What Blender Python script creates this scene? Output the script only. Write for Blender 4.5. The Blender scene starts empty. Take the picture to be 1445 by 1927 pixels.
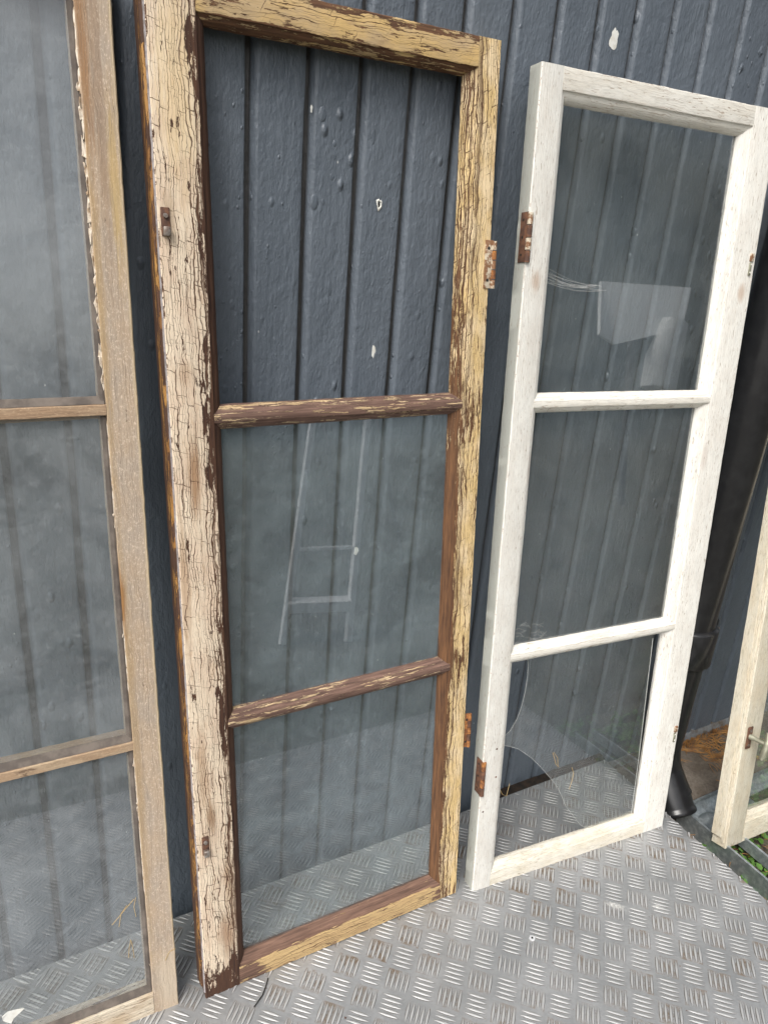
import bpy, bmesh, math, random
from mathutils import Vector, Matrix, noise
random.seed(7)
S = 0.0435                      # metres per working unit (one tread-pattern pitch)
sc = bpy.context.scene
COL = sc.collection
# ------------------------------------------------------------------ camera
YA, PI_, RO = 0.530525, 0.371046, -0.081149
CP = Vector((-7.16956, -22.2161, 26.53284)); FPX = 1393.77
fwd = Vector((math.sin(YA)*math.cos(PI_), math.cos(YA)*math.cos(PI_), -math.sin(PI_)))
rt = Vector((math.cos(YA), -math.sin(YA), 0)); dn = fwd.cross(rt)
cr = rt*math.cos(RO)+dn*math.sin(RO); cd = -rt*math.sin(RO)+dn*math.cos(RO)
cam = bpy.data.cameras.new('camera'); co = bpy.data.objects.new('camera', cam); COL.objects.link(co)
m = Matrix((cr, -cd, -fwd)).transposed().to_4x4(); m.translation = CP*S
co.matrix_world = m
cam.sensor_fit = 'VERTICAL'; cam.sensor_height = 24; cam.sensor_width = 18
cam.lens = 24*FPX/1927; cam.clip_start = 0.02; cam.clip_end = 400
sc.camera = co
# ------------------------------------------------------------------ light
SUN_EL, SUN_AZ = 50, 232        # azimuth measured from +Y clockwise; the sun stands in front of the wall, a little left
w = bpy.data.worlds.new('World'); sc.world = w; w.use_nodes = True
wn = w.node_tree; bg = wn.nodes['Background']
sky = wn.nodes.new('ShaderNodeTexSky'); sky.sky_type = 'NISHITA'; sky.sun_disc = False
sky.sun_elevation = math.radians(SUN_EL); sky.sun_rotation = math.radians(SUN_AZ)
sky.air_density = 1.0; sky.dust_density = 4.0; sky.ozone_density = 1.0
hs = wn.nodes.new('ShaderNodeHueSaturation'); hs.inputs['Saturation'].default_value = 0.25
wn.links.new(sky.outputs[0], hs.inputs['Color']); wn.links.new(hs.outputs[0], bg.inputs[0])
bg.inputs[1].default_value = 0.14
sl = bpy.data.lights.new('sun', 'SUN'); sl.energy = 1.6; sl.angle = math.radians(25); sl.color = (1, .96, .9)
so = bpy.data.objects.new('sun', sl); COL.objects.link(so)
az = math.radians(SUN_AZ); el = math.radians(SUN_EL)
sd = Vector((math.sin(az)*math.cos(el), math.cos(az)*math.cos(el), math.sin(el)))
so.rotation_euler = sd.to_track_quat('Z', 'Y').to_euler(); so.location = (0, -3, 4)
sc.view_settings.view_transform = 'Standard'; sc.view_settings.look = 'None'
sc.view_settings.gamma = 1; sc.view_settings.use_curve_mapping = False
sc.view_settings.exposure = 0.56
try:
    sc.cycles.max_bounces = 5; sc.cycles.transparent_max_bounces = 16
except Exception: pass

# ------------------------------------------------------------------ object helpers
def tag(o, label=None, cat=None, group=None, kind=None):
    if label: o['label'] = label
    if cat: o['category'] = cat
    if group: o['group'] = group
    if kind: o['kind'] = kind
    return o
def empty(name, mat=None, parent=None):
    o = bpy.data.objects.new(name, None); COL.objects.link(o); o.empty_display_size = .05
    if mat is not None: o.matrix_world = mat
    if parent: o.parent = parent
    return o
def mesh(name, V, F, mat, parent=None, smooth=None, g=None, bar=False):
    me = bpy.data.meshes.new(name)
    me.from_pydata([tuple(c*S for c in v) for v in V], [], F); me.update()
    if g:
        a = me.attributes.new('g', 'FLOAT_VECTOR', 'POINT')
        a.data.foreach_set('vector', [c for v in g for c in v])
    if bar:
        a = me.attributes.new('bar', 'FLOAT', 'POINT'); a.data.foreach_set('value', [1.]*len(V))
    if mat: me.materials.append(mat)
    bm = bmesh.new(); bm.from_mesh(me); bmesh.ops.recalc_face_normals(bm, faces=bm.faces); bm.to_mesh(me); bm.free()
    if smooth is not None:
        me.shade_smooth()
        if smooth < 180: me.set_sharp_from_angle(angle=math.radians(smooth))
    o = bpy.data.objects.new(name, me); COL.objects.link(o)
    if parent: o.parent = parent
    return o
def from_mesh(name, me, parent=None, mat4=None):
    o = bpy.data.objects.new(name, me); COL.objects.link(o)
    if parent: o.parent = parent
    if mat4 is not None: o.matrix_local = mat4
    return o
def box(V, F, x0, x1, y0, y1, z0, z1):
    b = len(V)
    V += [(x0,y0,z0),(x1,y0,z0),(x1,y1,z0),(x0,y1,z0),(x0,y0,z1),(x1,y0,z1),(x1,y1,z1),(x0,y1,z1)]
    F += [tuple(b+i for i in f) for f in ((0,3,2,1),(4,5,6,7),(0,1,5,4),(1,2,6,5),(2,3,7,6),(3,0,4,7))]
def bevbox(x0, x1, y0, y1, z0, z1, b):
    bm = bmesh.new()
    bmesh.ops.create_cube(bm, size=1, matrix=Matrix.Translation(((x0+x1)/2,(y0+y1)/2,(z0+z1)/2)) @ Matrix.Diagonal((x1-x0, y1-y0, z1-z0, 1)))
    bmesh.ops.bevel(bm, geom=bm.edges[:], offset=b, segments=2, profile=.5, affect='EDGES')
    V = [tuple(v.co) for v in bm.verts]; F = [tuple(v.index for v in f.verts) for f in bm.faces]; bm.free()
    return V, F
def tube(V, F, pts, r, n=8, cap=True):
    pts = [Vector(p) for p in pts]; b = len(V); N = len(pts)
    rr = r if isinstance(r, (list, tuple)) else [r]*N
    up = Vector((0, 0, 1)); t0 = (pts[1]-pts[0]).normalized()
    if abs(t0.dot(up)) > .95: up = Vector((1, 0, 0))
    u = t0.cross(up).normalized()
    for k, p in enumerate(pts):
        t = (pts[min(k+1, N-1)]-pts[max(k-1, 0)]).normalized()
        u = (u - t*u.dot(t)).normalized(); v = t.cross(u)
        for i in range(n):
            a = 2*math.pi*i/n; V.append(tuple(p+(u*math.cos(a)+v*math.sin(a))*rr[k]))
    for k in range(N-1):
        for i in range(n):
            F.append((b+k*n+i, b+k*n+(i+1)%n, b+(k+1)*n+(i+1)%n, b+(k+1)*n+i))
    if cap:
        F.append(tuple(b+i for i in range(n))[::-1]); F.append(tuple(b+(N-1)*n+i for i in range(n)))
def extr(name, prof, t0, t1, n, mat, parent, vertical=True, ends=None, gfun=None, jit=.008, smooth=35, seed=0, wander=0.0):
    """prof: (c, y) closed loop; runs along t from t0 to t1. ends(c, y) -> (start, end) lets ends be mitred."""
    V = []; F = []; G = []; P = len(prof)
    for k in range(n+1):
        for c, y in prof:
            a, b = (t0, t1) if ends is None else ends(c, y)
            t = a+(b-a)*k/n
            q = Vector((c*3+seed*7.3, y*3, t*1.7))
            dx = noise.noise(q*2.1)*jit + noise.noise(q*.25)*wander; dy = noise.noise(q*2.3+Vector((9, 3, 1)))*jit*.7
            cc, yy = c+dx, y+dy
            V.append((cc, yy, t) if vertical else (t, yy, cc))
            G.append(gfun(c, y, t) if gfun else (c, y, t))
    for k in range(n):
        for i in range(P):
            F.append((k*P+i, k*P+(i+1)%P, (k+1)*P+(i+1)%P, (k+1)*P+i))
    F.append(tuple(range(P))); F.append(tuple(n*P+i for i in range(P)))
    return mesh(name, V, F, mat, parent, smooth, G)

# ------------------------------------------------------------------ node helpers
class NT:
    def __init__(s, name):
        s.m = bpy.data.materials.new(name); s.m.use_nodes = True
        s.t = s.m.node_tree; s.t.nodes.clear(); s.out = s.t.nodes.new('ShaderNodeOutputMaterial')
    def put(s, sock, v):
        if v is None: return
        if isinstance(v, bpy.types.NodeSocket): s.t.links.new(v, sock)
        else:
            if sock.type == 'RGBA' and len(v) == 3: v = (*v, 1)
            sock.default_value = v
    def n(s, ty, ins=None, **kw):
        x = s.t.nodes.new('ShaderNode'+ty)
        for k, v in kw.items(): setattr(x, k, v)
        for k, v in (ins or {}).items(): s.put(x.inputs[k], v)
        return x
    def math(s, op, a, b=None, c=None, clamp=False):
        x = s.n('Math', operation=op, use_clamp=clamp)
        for i, v in enumerate((a, b, c)): s.put(x.inputs[i], v)
        return x.outputs[0]
    def vm(s, op, a, b=None):
        x = s.n('VectorMath', operation=op); s.put(x.inputs[0], a)
        if b is not None: s.put(x.inputs[1] if op != 'SCALE' else x.inputs[3], b)
        return x.outputs[1] if op in ('LENGTH', 'DOT_PRODUCT', 'DISTANCE') else x.outputs[0]
    def noise(s, vec, scale=1., det=4., rough=.6, dist=0., col=False):
        x = s.n('TexNoise', {'Vector': vec, 'Scale': scale, 'Detail': det, 'Roughness': rough, 'Distortion': dist})
        return x.outputs[1] if col else x.outputs[0]
    def vor(s, vec, scale=1., feat='DISTANCE_TO_EDGE', rnd=1.):
        x = s.n('TexVoronoi', feature=feat); s.put(x.inputs['Vector'], vec); s.put(x.inputs['Scale'], scale); s.put(x.inputs['Randomness'], rnd)
        return x
    def vor2(s, vec, sx, sz, feat='DISTANCE_TO_EDGE', rnd=.9):
        q = s.sep(vec); x = s.n('TexVoronoi', feature=feat, voronoi_dimensions='2D')
        s.put(x.inputs['Vector'], s.comb(s.math('MULTIPLY', s.math('ADD', q[0], q[1]), sx), s.math('MULTIPLY', q[2], sz), 0.)); s.put(x.inputs['Scale'], 1.); s.put(x.inputs['Randomness'], rnd)
        return x
    def mr(s, v, a, b, c=0., d=1., smooth=True):
        x = s.n('MapRange', interpolation_type='SMOOTHSTEP' if smooth else 'LINEAR')
        for i, q in enumerate((v, a, b, c, d)): s.put(x.inputs[i], q)
        return x.outputs[0]
    def mix(s, f, a, b, mode='MIX'):
        x = s.n('Mix', data_type='RGBA', blend_type=mode); s.put(x.inputs[0], f); s.put(x.inputs[6], a); s.put(x.inputs[7], b)
        return x.outputs[2]
    def ramp(s, v, stops):
        x = s.n('ValToRGB', {0: v}); e = x.color_ramp.elements
        while len(e) < len(stops): e.new(.5)
        for q, (p, c) in zip(e, stops): q.position = p; q.color = (*c, 1)
        return x.outputs[0]
    def bump(s, h, dist, strength=1., normal=None):
        x = s.n('Bump', {'Height': h, 'Distance': dist, 'Strength': strength})
        if normal: s.put(x.inputs['Normal'], normal)
        return x.outputs[0]
    def bsdf(s, col, rough=.5, metal=0., normal=None, spec=.5, **kw):
        x = s.n('BsdfPrincipled', {'Base Color': col, 'Roughness': rough, 'Metallic': metal, 'Specular IOR Level': spec})
        if normal: s.put(x.inputs['Normal'], normal)
        for k, v in kw.items(): s.put(x.inputs[k], v)
        return x.outputs[0]
    def done(s, sh): s.t.links.new(sh, s.out.inputs[0]); return s.m
    def sep(s, v):
        x = s.n('SeparateXYZ', {0: v}); return x.outputs
    def comb(s, a, b, c):
        x = s.n('CombineXYZ', {0: a, 1: b, 2: c}); return x.outputs[0]
    def g(s):
        a = s.n('Attribute', attribute_name='g').outputs['Vector']
        r = s.n('ObjectInfo').outputs['Random']
        off = s.comb(s.math('MULTIPLY', r, 31.), s.math('MULTIPLY', r, 17.), s.math('MULTIPLY', r, 53.))
        return a, s.vm('ADD', a, off)

def paint_mat(name, pa, pb, wd, wl, cs=(8., 2.2), cw=.07, fine=(22., 5.), fw=.05, peel=.0, spots=(), arris=99., side=None, moulding=None,
              grime=(.25, .16, .09), grime_amt=.35, gloss=.55, crackcol=None, lift=.0006, stain=(), pns=(3.6, 1.1), crk=1., fleck=0., speck=0., sidecol=None, ec=0., ecx=(.75, 1.2)):
    t = NT(name); raw, P = t.g(); x, y, z = t.sep(raw)
    wob = t.noise(P, 3.2, 3.)
    Pd = t.vm('ADD', P, t.vm('MULTIPLY', t.vm('SUBTRACT', t.noise(P, 4., 3., col=True), (.5, .5, .5)), (.06, .06, .16)))
    # bare wood
    gr = t.noise(t.vm('MULTIPLY', P, (15., 15., .9)), 1., 5., .65)
    wood = t.ramp(gr, [(.25, wd), (.55, tuple((a+b)/2 for a, b in zip(wd, wl))), (.78, wl)])
    # paint film tone
    tone = t.noise(t.vm('MULTIPLY', P, (1.8, 1.8, .8)), 1., 5., .6)
    pc = t.mix(t.mr(tone, .35, .68), pa, pb)
    pc = t.mix(t.math('MULTIPLY', t.mr(t.noise(t.vm('MULTIPLY', P, (6., 6., 1.6)), 1., 6., .7), .52, .72), grime_amt), pc, grime, 'MULTIPLY' if False else 'MIX')
    pc = t.mix(t.math('MULTIPLY', t.mr(t.noise(t.vm('MULTIPLY', P, (26., 26., 3.)), 1., 4., .7), .40, .70), .38), pc, tuple(c*.55 for c in pa))
    if speck: pc = t.mix(t.math('MULTIPLY', t.mr(t.noise(t.vm('MULTIPLY', P, (22., 22., 13.)), 1., 4., .75), .52, .66), speck), pc, tuple(min(.9, c*1.9) for c in pb))
    for (gx, gz, rx, rz, st, c) in stain:
        dd = t.vm('LENGTH', t.comb(t.math('MULTIPLY', t.math('SUBTRACT', x, gx), 1/rx), 0., t.math('MULTIPLY', t.math('SUBTRACT', z, gz), 1/rz)))
        f = t.math('MULTIPLY', t.mr(t.math('ADD', dd, t.math('MULTIPLY', t.math('SUBTRACT', gr, .5), 1.2)), 1., .2), st)
        pc = t.mix(f, pc, c)
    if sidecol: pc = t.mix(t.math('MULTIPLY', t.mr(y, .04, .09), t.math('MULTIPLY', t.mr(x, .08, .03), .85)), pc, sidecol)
    # cracks
    px, py, pz = t.sep(Pd); ac = t.math('ADD', px, py)
    wobx = t.math('MULTIPLY', t.math('SUBTRACT', t.noise(t.comb(t.math('MULTIPLY', ac, 1.2), 0., t.math('MULTIPLY', pz, .55)), 1., 4., .55), .5), .55)
    xx = t.math('ADD', ac, wobx)
    def level(fx, fz, tv, th, sd):
        W_ = t.math('MULTIPLY', t.math('ADD', xx, sd), fx)
        de = t.n('TexVoronoi', voronoi_dimensions='1D', feature='DISTANCE_TO_EDGE'); t.put(de.inputs['W'], W_); t.put(de.inputs['Scale'], 1.)
        f1 = t.n('TexVoronoi', voronoi_dimensions='1D', feature='F1'); t.put(f1.inputs['W'], W_); t.put(f1.inputs['Scale'], 1.)
        cid = t.sep(f1.outputs['Color'])[0]
        wz = t.math('ADD', t.math('MULTIPLY', pz, fz), t.math('ADD', t.math('MULTIPLY', cid, 61.), t.math('MULTIPLY', ac, fx*.07)))
        dz = t.n('TexVoronoi', voronoi_dimensions='1D', feature='DISTANCE_TO_EDGE'); t.put(dz.inputs['W'], wz); t.put(dz.inputs['Scale'], 1.)
        a1 = t.mr(t.noise(t.vm('MULTIPLY', t.vm('ADD', P, (sd, sd, sd)), (2.2, 2.2, .7)), 1., 4., .6), .38, .62, .12, 1.)
        a1 = t.math('MULTIPLY', a1, t.mr(t.noise(t.vm('ADD', t.vm('MULTIPLY', P, (.9, .9, .33)), (sd, 2., 5.)), 1., 3., .5), .38, .60, .30, 1.15))
        if ec: a1 = t.math('MULTIPLY', t.math('ADD', a1, t.math('MULTIPLY', t.mr(x, ecx[0], ecx[1]), .5)), t.math('ADD', 1., t.math('MULTIPLY', t.mr(t.math('ADD', x, t.math('MULTIPLY', t.math('SUBTRACT', t.noise(P, .9, 3.), .5), .9)), ecx[0], ecx[1]), ec)))
        lv_ = t.math('MULTIPLY', a1, tv*fx); lh_ = t.math('MULTIPLY', a1, th*fz)
        k1 = t.mr(de.outputs[0], lv_, t.math('MULTIPLY', lv_, .35), 0., 1.); k2 = t.mr(dz.outputs[0], lh_, t.math('MULTIPLY', lh_, .35), 0., .85)
        return t.math('MAXIMUM', k1, k2)
    c1 = level(cs[0], cs[1], cw, cw*.9, 3.7)
    c2 = t.math('MULTIPLY', level(fine[0], fine[1], fw, fw*.7, 9.1), .8)
    crack = t.math('MULTIPLY', t.math('MAXIMUM', c1, c2), crk)
    # peeling
    pn = t.noise(t.vm('MULTIPLY', Pd, (pns[0], pns[0], pns[1])), 1., 7., .72)
    cell = t.vor2(Pd, fine[0]*.8, fine[1]*.6, feat='F1').outputs[1]
    cr_ = t.math('MULTIPLY', t.math('SUBTRACT', t.sep(cell)[0], .5), .16)
    acc = t.math('ADD', t.math('ADD', pn, cr_), peel)
    for (gx, gz, rx, rz, st) in spots:
        dd = t.vm('LENGTH', t.comb(t.math('MULTIPLY', t.math('SUBTRACT', x, gx), 1/rx), 0., t.math('MULTIPLY', t.math('SUBTRACT', z, gz), 1/rz)))
        acc = t.math('ADD', acc, t.math('MULTIPLY', t.mr(dd, 1., 0., smooth=False), st))
    if arris < 50: acc = t.math('ADD', acc, t.mr(x, arris-.02, arris+.06, 0., moulding if moulding is not None else .3))
    if side is not None: acc = t.math('ADD', acc, t.math('MULTIPLY', t.math('MULTIPLY', t.mr(y, .10, .16), t.mr(x, .06, .02)), side))
    pl = t.mr(acc, .64, .665)
    if fleck: pl = t.math('MAXIMUM', pl, t.math('MULTIPLY', t.mr(t.noise(t.vm('MULTIPLY', P, (24., 24., 3.2)), 1., 3., .6), .655-.04*fleck, .70-.04*fleck), t.mr(t.noise(P, 1.1, 3.), .35, .6, .2, .85)))
    film = t.math('MULTIPLY', t.math('SUBTRACT', 1., crack), t.math('SUBTRACT', 1., pl))
    if crackcol:
        wood2 = t.mix(t.math('MULTIPLY', crack, t.math('SUBTRACT', 1., pl)), wood, crackcol)
    else: wood2 = wood
    col = t.mix(film, wood2, pc)
    h = t.math('ADD', t.math('MULTIPLY', film, 1.), t.math('MULTIPLY', gr, .55))
    h = t.math('ADD', h, t.math('MULTIPLY', t.noise(P, 30., 3.), .25))
    nrm = t.bump(h, lift, .9)
    return t.done(t.bsdf(col, t.math('ADD', t.math('MULTIPLY', film, gloss-.8), .8), normal=nrm, spec=.35))

BR = (.050, .026, .017); BR2 = (.20, .095, .045)
M = {}
M['cream_crackle'] = paint_mat('cream_crackle', (.80, .67, .51), (.70, .54, .40), (.030, .015, .012), (.13, .062, .034), cs=(4.5, 1.0), cw=0.017,
    fine=(12.0, 2.6), fw=0.0095, pns=(5., 1.2), ec=1.7, peel=-.012, arris=1.24, moulding=.45, side=.5,
    spots=[(1.32, 20.4, .66, 3.3, .34), (1.3, 24.6, .35, 3.5, .17), (1.3, 11.4, .6, 2.6, .32), (1.2, 14.5, .3, 1.6, .14), (.7, -.2, 1.5, 2.3, .42), (1.25, 30.7, .45, 2.2, .26), (1.3, 8, .25, 2, .12), (.62, 3.6, .25, .8, .1)],
    stain=[(.15, 16, .22, 3., .55, (.36, .21, .11)), (1.05, 4.5, .25, 2., .5, (.30, .17, .08)), (.55, 7.6, .2, .9, .75, (.24, .12, .05)), (.5, 22.3, .35, .5, .5, (.38, .22, .12)), (.6, 19.3, .28, 1.8, .75, (.30, .15, .06)), (.35, 9.2, .3, 2.5, .5, (.34, .19, .09)), (.9, 2.5, .4, 1.4, .6, (.26, .13, .06)), (.3, 26.3, .3, 1.2, .5, (.28, .17, .09)), (.7, 29.5, .8, 3.5, .45, (.72, .52, .24))],
    crackcol=(.10, .05, .028), grime=(.46, .30, .17), grime_amt=.5)
M['ochre_side'] = paint_mat('ochre_side', (.42, .22, .06), (.22, .10, .03), (.03, .017, .012), (.15, .075, .045), cs=(6.0, 0.8), cw=0.014, fw=0.009, fine=(14.0, 2.0), pns=(8., 1.2), peel=.16, arris=.42, moulding=.4, side=None, grime_amt=.5)
M['ochre_crackle'] = paint_mat('ochre_crackle', (.68, .49, .23), (.76, .60, .38), (.035, .018, .012), (.22, .105, .045), cs=(6.0, 0.8), cw=0.016, fine=(17.0, 2.2), fw=0.009,
    pns=(15., 1.7), peel=-.015, ec=.8, ecx=(.35, .75), arris=.83, moulding=.07, spots=[(1.12, 8, .42, 19, .55), (.95, 16, .3, 8, .1), (.4, 20.6, .8, 1.8, .22), (.5, 11, .7, 1.6, .22), (.2, 23.5, .4, 1.6, .12), (.4, .4, .8, 1.4, .15)],
    crackcol=(.07, .032, .016), grime=(.34, .20, .09), grime_amt=.62)
M['ochre_rail'] = paint_mat('ochre_rail', (.64, .44, .19), (.52, .38, .22), (.040, .020, .013), (.24, .12, .06), cs=(4.5, 0.6), cw=0.016, fine=(13.0, 1.6), fw=0.01,
    pns=(7., 1.2), spots=[(0., 6, .3, 30, .16), (.1, 1.5, .6, 2., .15)], peel=.045, arris=.80, moulding=.16, crackcol=(.07, .032, .018), grime=(.34, .23, .15), grime_amt=.55)
M['brown_rail'] = paint_mat('brown_rail', (.60, .43, .24), (.68, .52, .33), (.045, .024, .019), (.27, .165, .125), cs=(6.0, 0.7), cw=0.014, fw=0.01, fine=(14.0, 1.6), pns=(12., .9), peel=.215, grime_amt=.3, crackcol=(.06, .03, .02))
M['brown_bottom'] = paint_mat('brown_bottom', (.58, .41, .20), (.50, .34, .17), (.05, .027, .02), (.29, .17, .12), cs=(6.0, 0.7), cw=0.014, fw=0.009, fine=(14.0, 1.6), pns=(7., .9), peel=.04, arris=.78, moulding=.30,
    spots=[(.4, 1.4, .8, 1.4, .3), (.4, 10, .8, .6, .2)], grime=(.33, .2, .1), grime_amt=.6, crackcol=(.08, .04, .02))
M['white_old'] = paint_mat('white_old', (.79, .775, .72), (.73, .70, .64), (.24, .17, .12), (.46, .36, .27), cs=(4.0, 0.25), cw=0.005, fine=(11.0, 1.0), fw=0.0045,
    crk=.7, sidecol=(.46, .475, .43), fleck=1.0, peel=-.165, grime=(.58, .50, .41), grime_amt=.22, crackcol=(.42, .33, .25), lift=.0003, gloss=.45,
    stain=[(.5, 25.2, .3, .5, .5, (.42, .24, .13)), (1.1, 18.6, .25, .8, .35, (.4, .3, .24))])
M['white_rail'] = paint_mat('white_rail', (.79, .765, .70), (.74, .70, .62), (.26, .18, .12), (.48, .37, .27), cs=(4.0, 0.3), cw=0.009, fine=(12.0, 1.1), fw=0.0065,
    crk=.8, fleck=0.9, peel=-.16, grime=(.58, .49, .38), grime_amt=.2, crackcol=(.36, .26, .18), lift=.0004, gloss=.5)
M['white_bottom'] = paint_mat('white_bottom', (.76, .72, .63), (.70, .64, .52), (.26, .19, .12), (.46, .36, .24), cs=(4.0, 0.3), cw=0.007, fine=(11.0, 1.1), fw=0.006,
    crk=.8, fleck=1.0, peel=-.08, grime=(.38, .34, .20), grime_amt=.5, crackcol=(.25, .17, .10), lift=.0004)
M['cream_dirty'] = paint_mat('cream_dirty', (.70, .65, .53), (.66, .58, .44), (.30, .22, .13), (.50, .40, .26), cs=(4.0, 0.25), cw=0.006, fine=(11.0, 1.0), fw=0.005,
    crk=.8, fleck=1.1, peel=-.08, grime=(.30, .26, .15), grime_amt=.55, crackcol=(.28, .2, .12), lift=.0004, spots=[(.6, 0, 1.2, .6, .15)])
M['bare_wood'] = paint_mat('bare_wood', (.46, .35, .25), (.41, .335, .265), (.24, .17, .12), (.42, .33, .25), cs=(3.0, 0.12), cw=0.004, fine=(14.0, 0.5), fw=0.005,
    crk=.7, speck=.6, peel=-.06, grime=(.50, .42, .33), grime_amt=.4, gloss=.8, lift=.0007,
    stain=[(.72, 30, .22, 4., .7, (.28, .13, .04)), (.85, 15.6, .16, 1.6, .95, (.24, .085, .02)), (.45, 29, .2, 6., .5, (.24, .15, .09)), (.8, 24, .2, 6, .5, (.40, .26, .10)), (.8, 11, .25, 12., .45, (.37, .24, .10)), (.0, 20, .12, 40., .8, (.55, .44, .28)), (.3, 1.2, .6, 2.0, .7, (.56, .47, .36)), (.2, 27, .2, 3, .6, (.5, .34, .12))])
M['bare_rail'] = paint_mat('bare_rail', (.36, .24, .15), (.44, .33, .22), (.13, .08, .05), (.30, .21, .14), cs=(3.0, 0.15), cw=0.006, fine=(14.0, 0.7), fw=0.006,
    crk=.8, speck=0.25, peel=.02, grime=(.20, .13, .08), grime_amt=.4, gloss=.75, lift=.0004)

def simple(name, c1, c2, scale=8., rough=.6, metal=0., bump=.0003, bs=40., spec=.4, lo=.4, hi=.65):
    t = NT(name); P = t.vm('SCALE', t.n('TexCoord').outputs['Object'], 1/S)
    f = t.mr(t.noise(P, scale, 6., .65), lo, hi)
    nrm = t.bump(t.noise(P, bs, 4.), bump, .8)
    return t.done(t.bsdf(t.mix(f, c1, c2), rough, metal, nrm, spec))
M['putty'] = simple('putty', (.70, .63, .53), (.40, .29, .19), 5., .9, bump=.001, bs=9.)
M['bead'] = simple('bead', (.085, .070, .060), (.15, .125, .105), 1.2, .85)
M['worn_bottom'] = paint_mat('worn_bottom', (.70, .61, .48), (.52, .40, .27), (.10, .065, .045), (.30, .21, .14), cs=(4., .3), cw=.010, fine=(12., 1.1), fw=.007, fleck=1., peel=-.01, pns=(6., .9), arris=.9, moulding=.06, grime=(.4, .28, .17), grime_amt=.5, crackcol=(.2, .13, .08))
M['grey_edge'] = simple('grey_edge', (.36, .33, .33), (.20, .17, .16), 5., .85)
M['rust'] = simple('rust', (.16, .065, .03), (.40, .17, .05), 5., .85, bump=.0008, bs=10.)
M['rust_dark'] = simple('rust_dark', (.085, .045, .032), (.19, .09, .05), 4., .8, bump=.0006, bs=12.)
M['painted_iron'] = simple('painted_iron', (.56, .49, .38), (.22, .11, .055), 4.5, .7, bump=.0008, bs=9., lo=.44, hi=.56)
M['steel'] = simple('steel', (.34, .31, .28), (.20, .15, .12), 6., .45, .6)
M['black'] = simple('black', (.01, .01, .01), (.02, .018, .015), 8., .8)
M['pipe'] = simple('pipe', (.012, .012, .013), (.018, .018, .019), 2., .28, bump=.00006, bs=5., spec=.5)
M['galv'] = simple('galv', (.33, .37, .39), (.52, .56, .57), 4., .42, .75, bump=.0003, bs=14.)
M['ledge'] = simple('ledge', (.20, .21, .22), (.11, .085, .06), 1.2, .9, bump=.003, bs=3.)
M['debris'] = simple('debris', (.012, .009, .007), (.035, .022, .014), 3., .95, bump=.004, bs=3.)
M['needle'] = simple('needle', (.38, .19, .055), (.20, .09, .03), 2., .7)
M['pale_needle'] = simple('pale_needle', (.48, .36, .18), (.40, .27, .12), 2., .7)
M['strand'] = simple('strand', (.55, .55, .52), (.7, .7, .68), 2., .8)
M['white_chip'] = simple('white_chip', (.72, .72, .68), (.6, .58, .52), 3., .8)
M['alu'] = simple('alu', (.62, .63, .64), (.74, .75, .76), 3., .4, .3)
M['pale_metal'] = simple('pale_metal', (.86, .87, .88), (.80, .81, .82), 3., .5)
M['white_board'] = simple('white_board', (.85, .87, .86), (.76, .78, .77), 1.5, .6)
M['bark'] = simple('bark', (.10, .06, .04), (.20, .11, .07), .6, .95, bump=.01, bs=1.5)
M['fir'] = simple('fir', (.035, .06, .03), (.06, .085, .04), .2, .8)
M['wood_dark'] = simple('wood_dark', (.03, .022, .016), (.06, .045, .03), 1., .9)
M['brass'] = simple('brass', (.30, .29, .22), (.42, .42, .32), 3., .5, .6)

def slab_mat():
    t = NT('concrete'); P = t.vm('SCALE', t.n('TexCoord').outputs['Object'], 1/S)
    f = t.mr(t.noise(P, .6, 6., .7), .35, .65); f2 = t.mr(t.noise(P, 6., 5., .7), .45, .7)
    c = t.mix(f, (.11, .088, .066), (.20, .17, .14)); c = t.mix(t.math('MULTIPLY', f2, .5), c, (.05, .035, .025))
    return t.done(t.bsdf(c, .9, normal=t.bump(t.noise(P, 8., 6., .7), .003)))
M['concrete'] = slab_mat()
def ground_mat():
    t = NT('yard_soil'); P = t.n('TexCoord').outputs['Object']
    f = t.mr(t.noise(P, 4., 8., .7), .35, .65)
    c = t.mix(f, (.05, .065, .025), (.13, .11, .08)); c = t.mix(t.mr(t.noise(P, 60., 4.), .4, .65), c, (.04, .03, .02))
    return t.done(t.bsdf(c, .95, normal=t.bump(t.noise(P, 50., 6., .7), .01)))
M['soil'] = ground_mat()
def weed_mat():
    t = NT('weed_leaf'); r = t.n('TexCoord').outputs['Object']
    c = t.mix(t.mr(t.noise(r, 30., 3.), .35, .65), (.05, .13, .02), (.11, .22, .04))
    return t.done(t.bsdf(c, .5))
M['weed'] = weed_mat()

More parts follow.
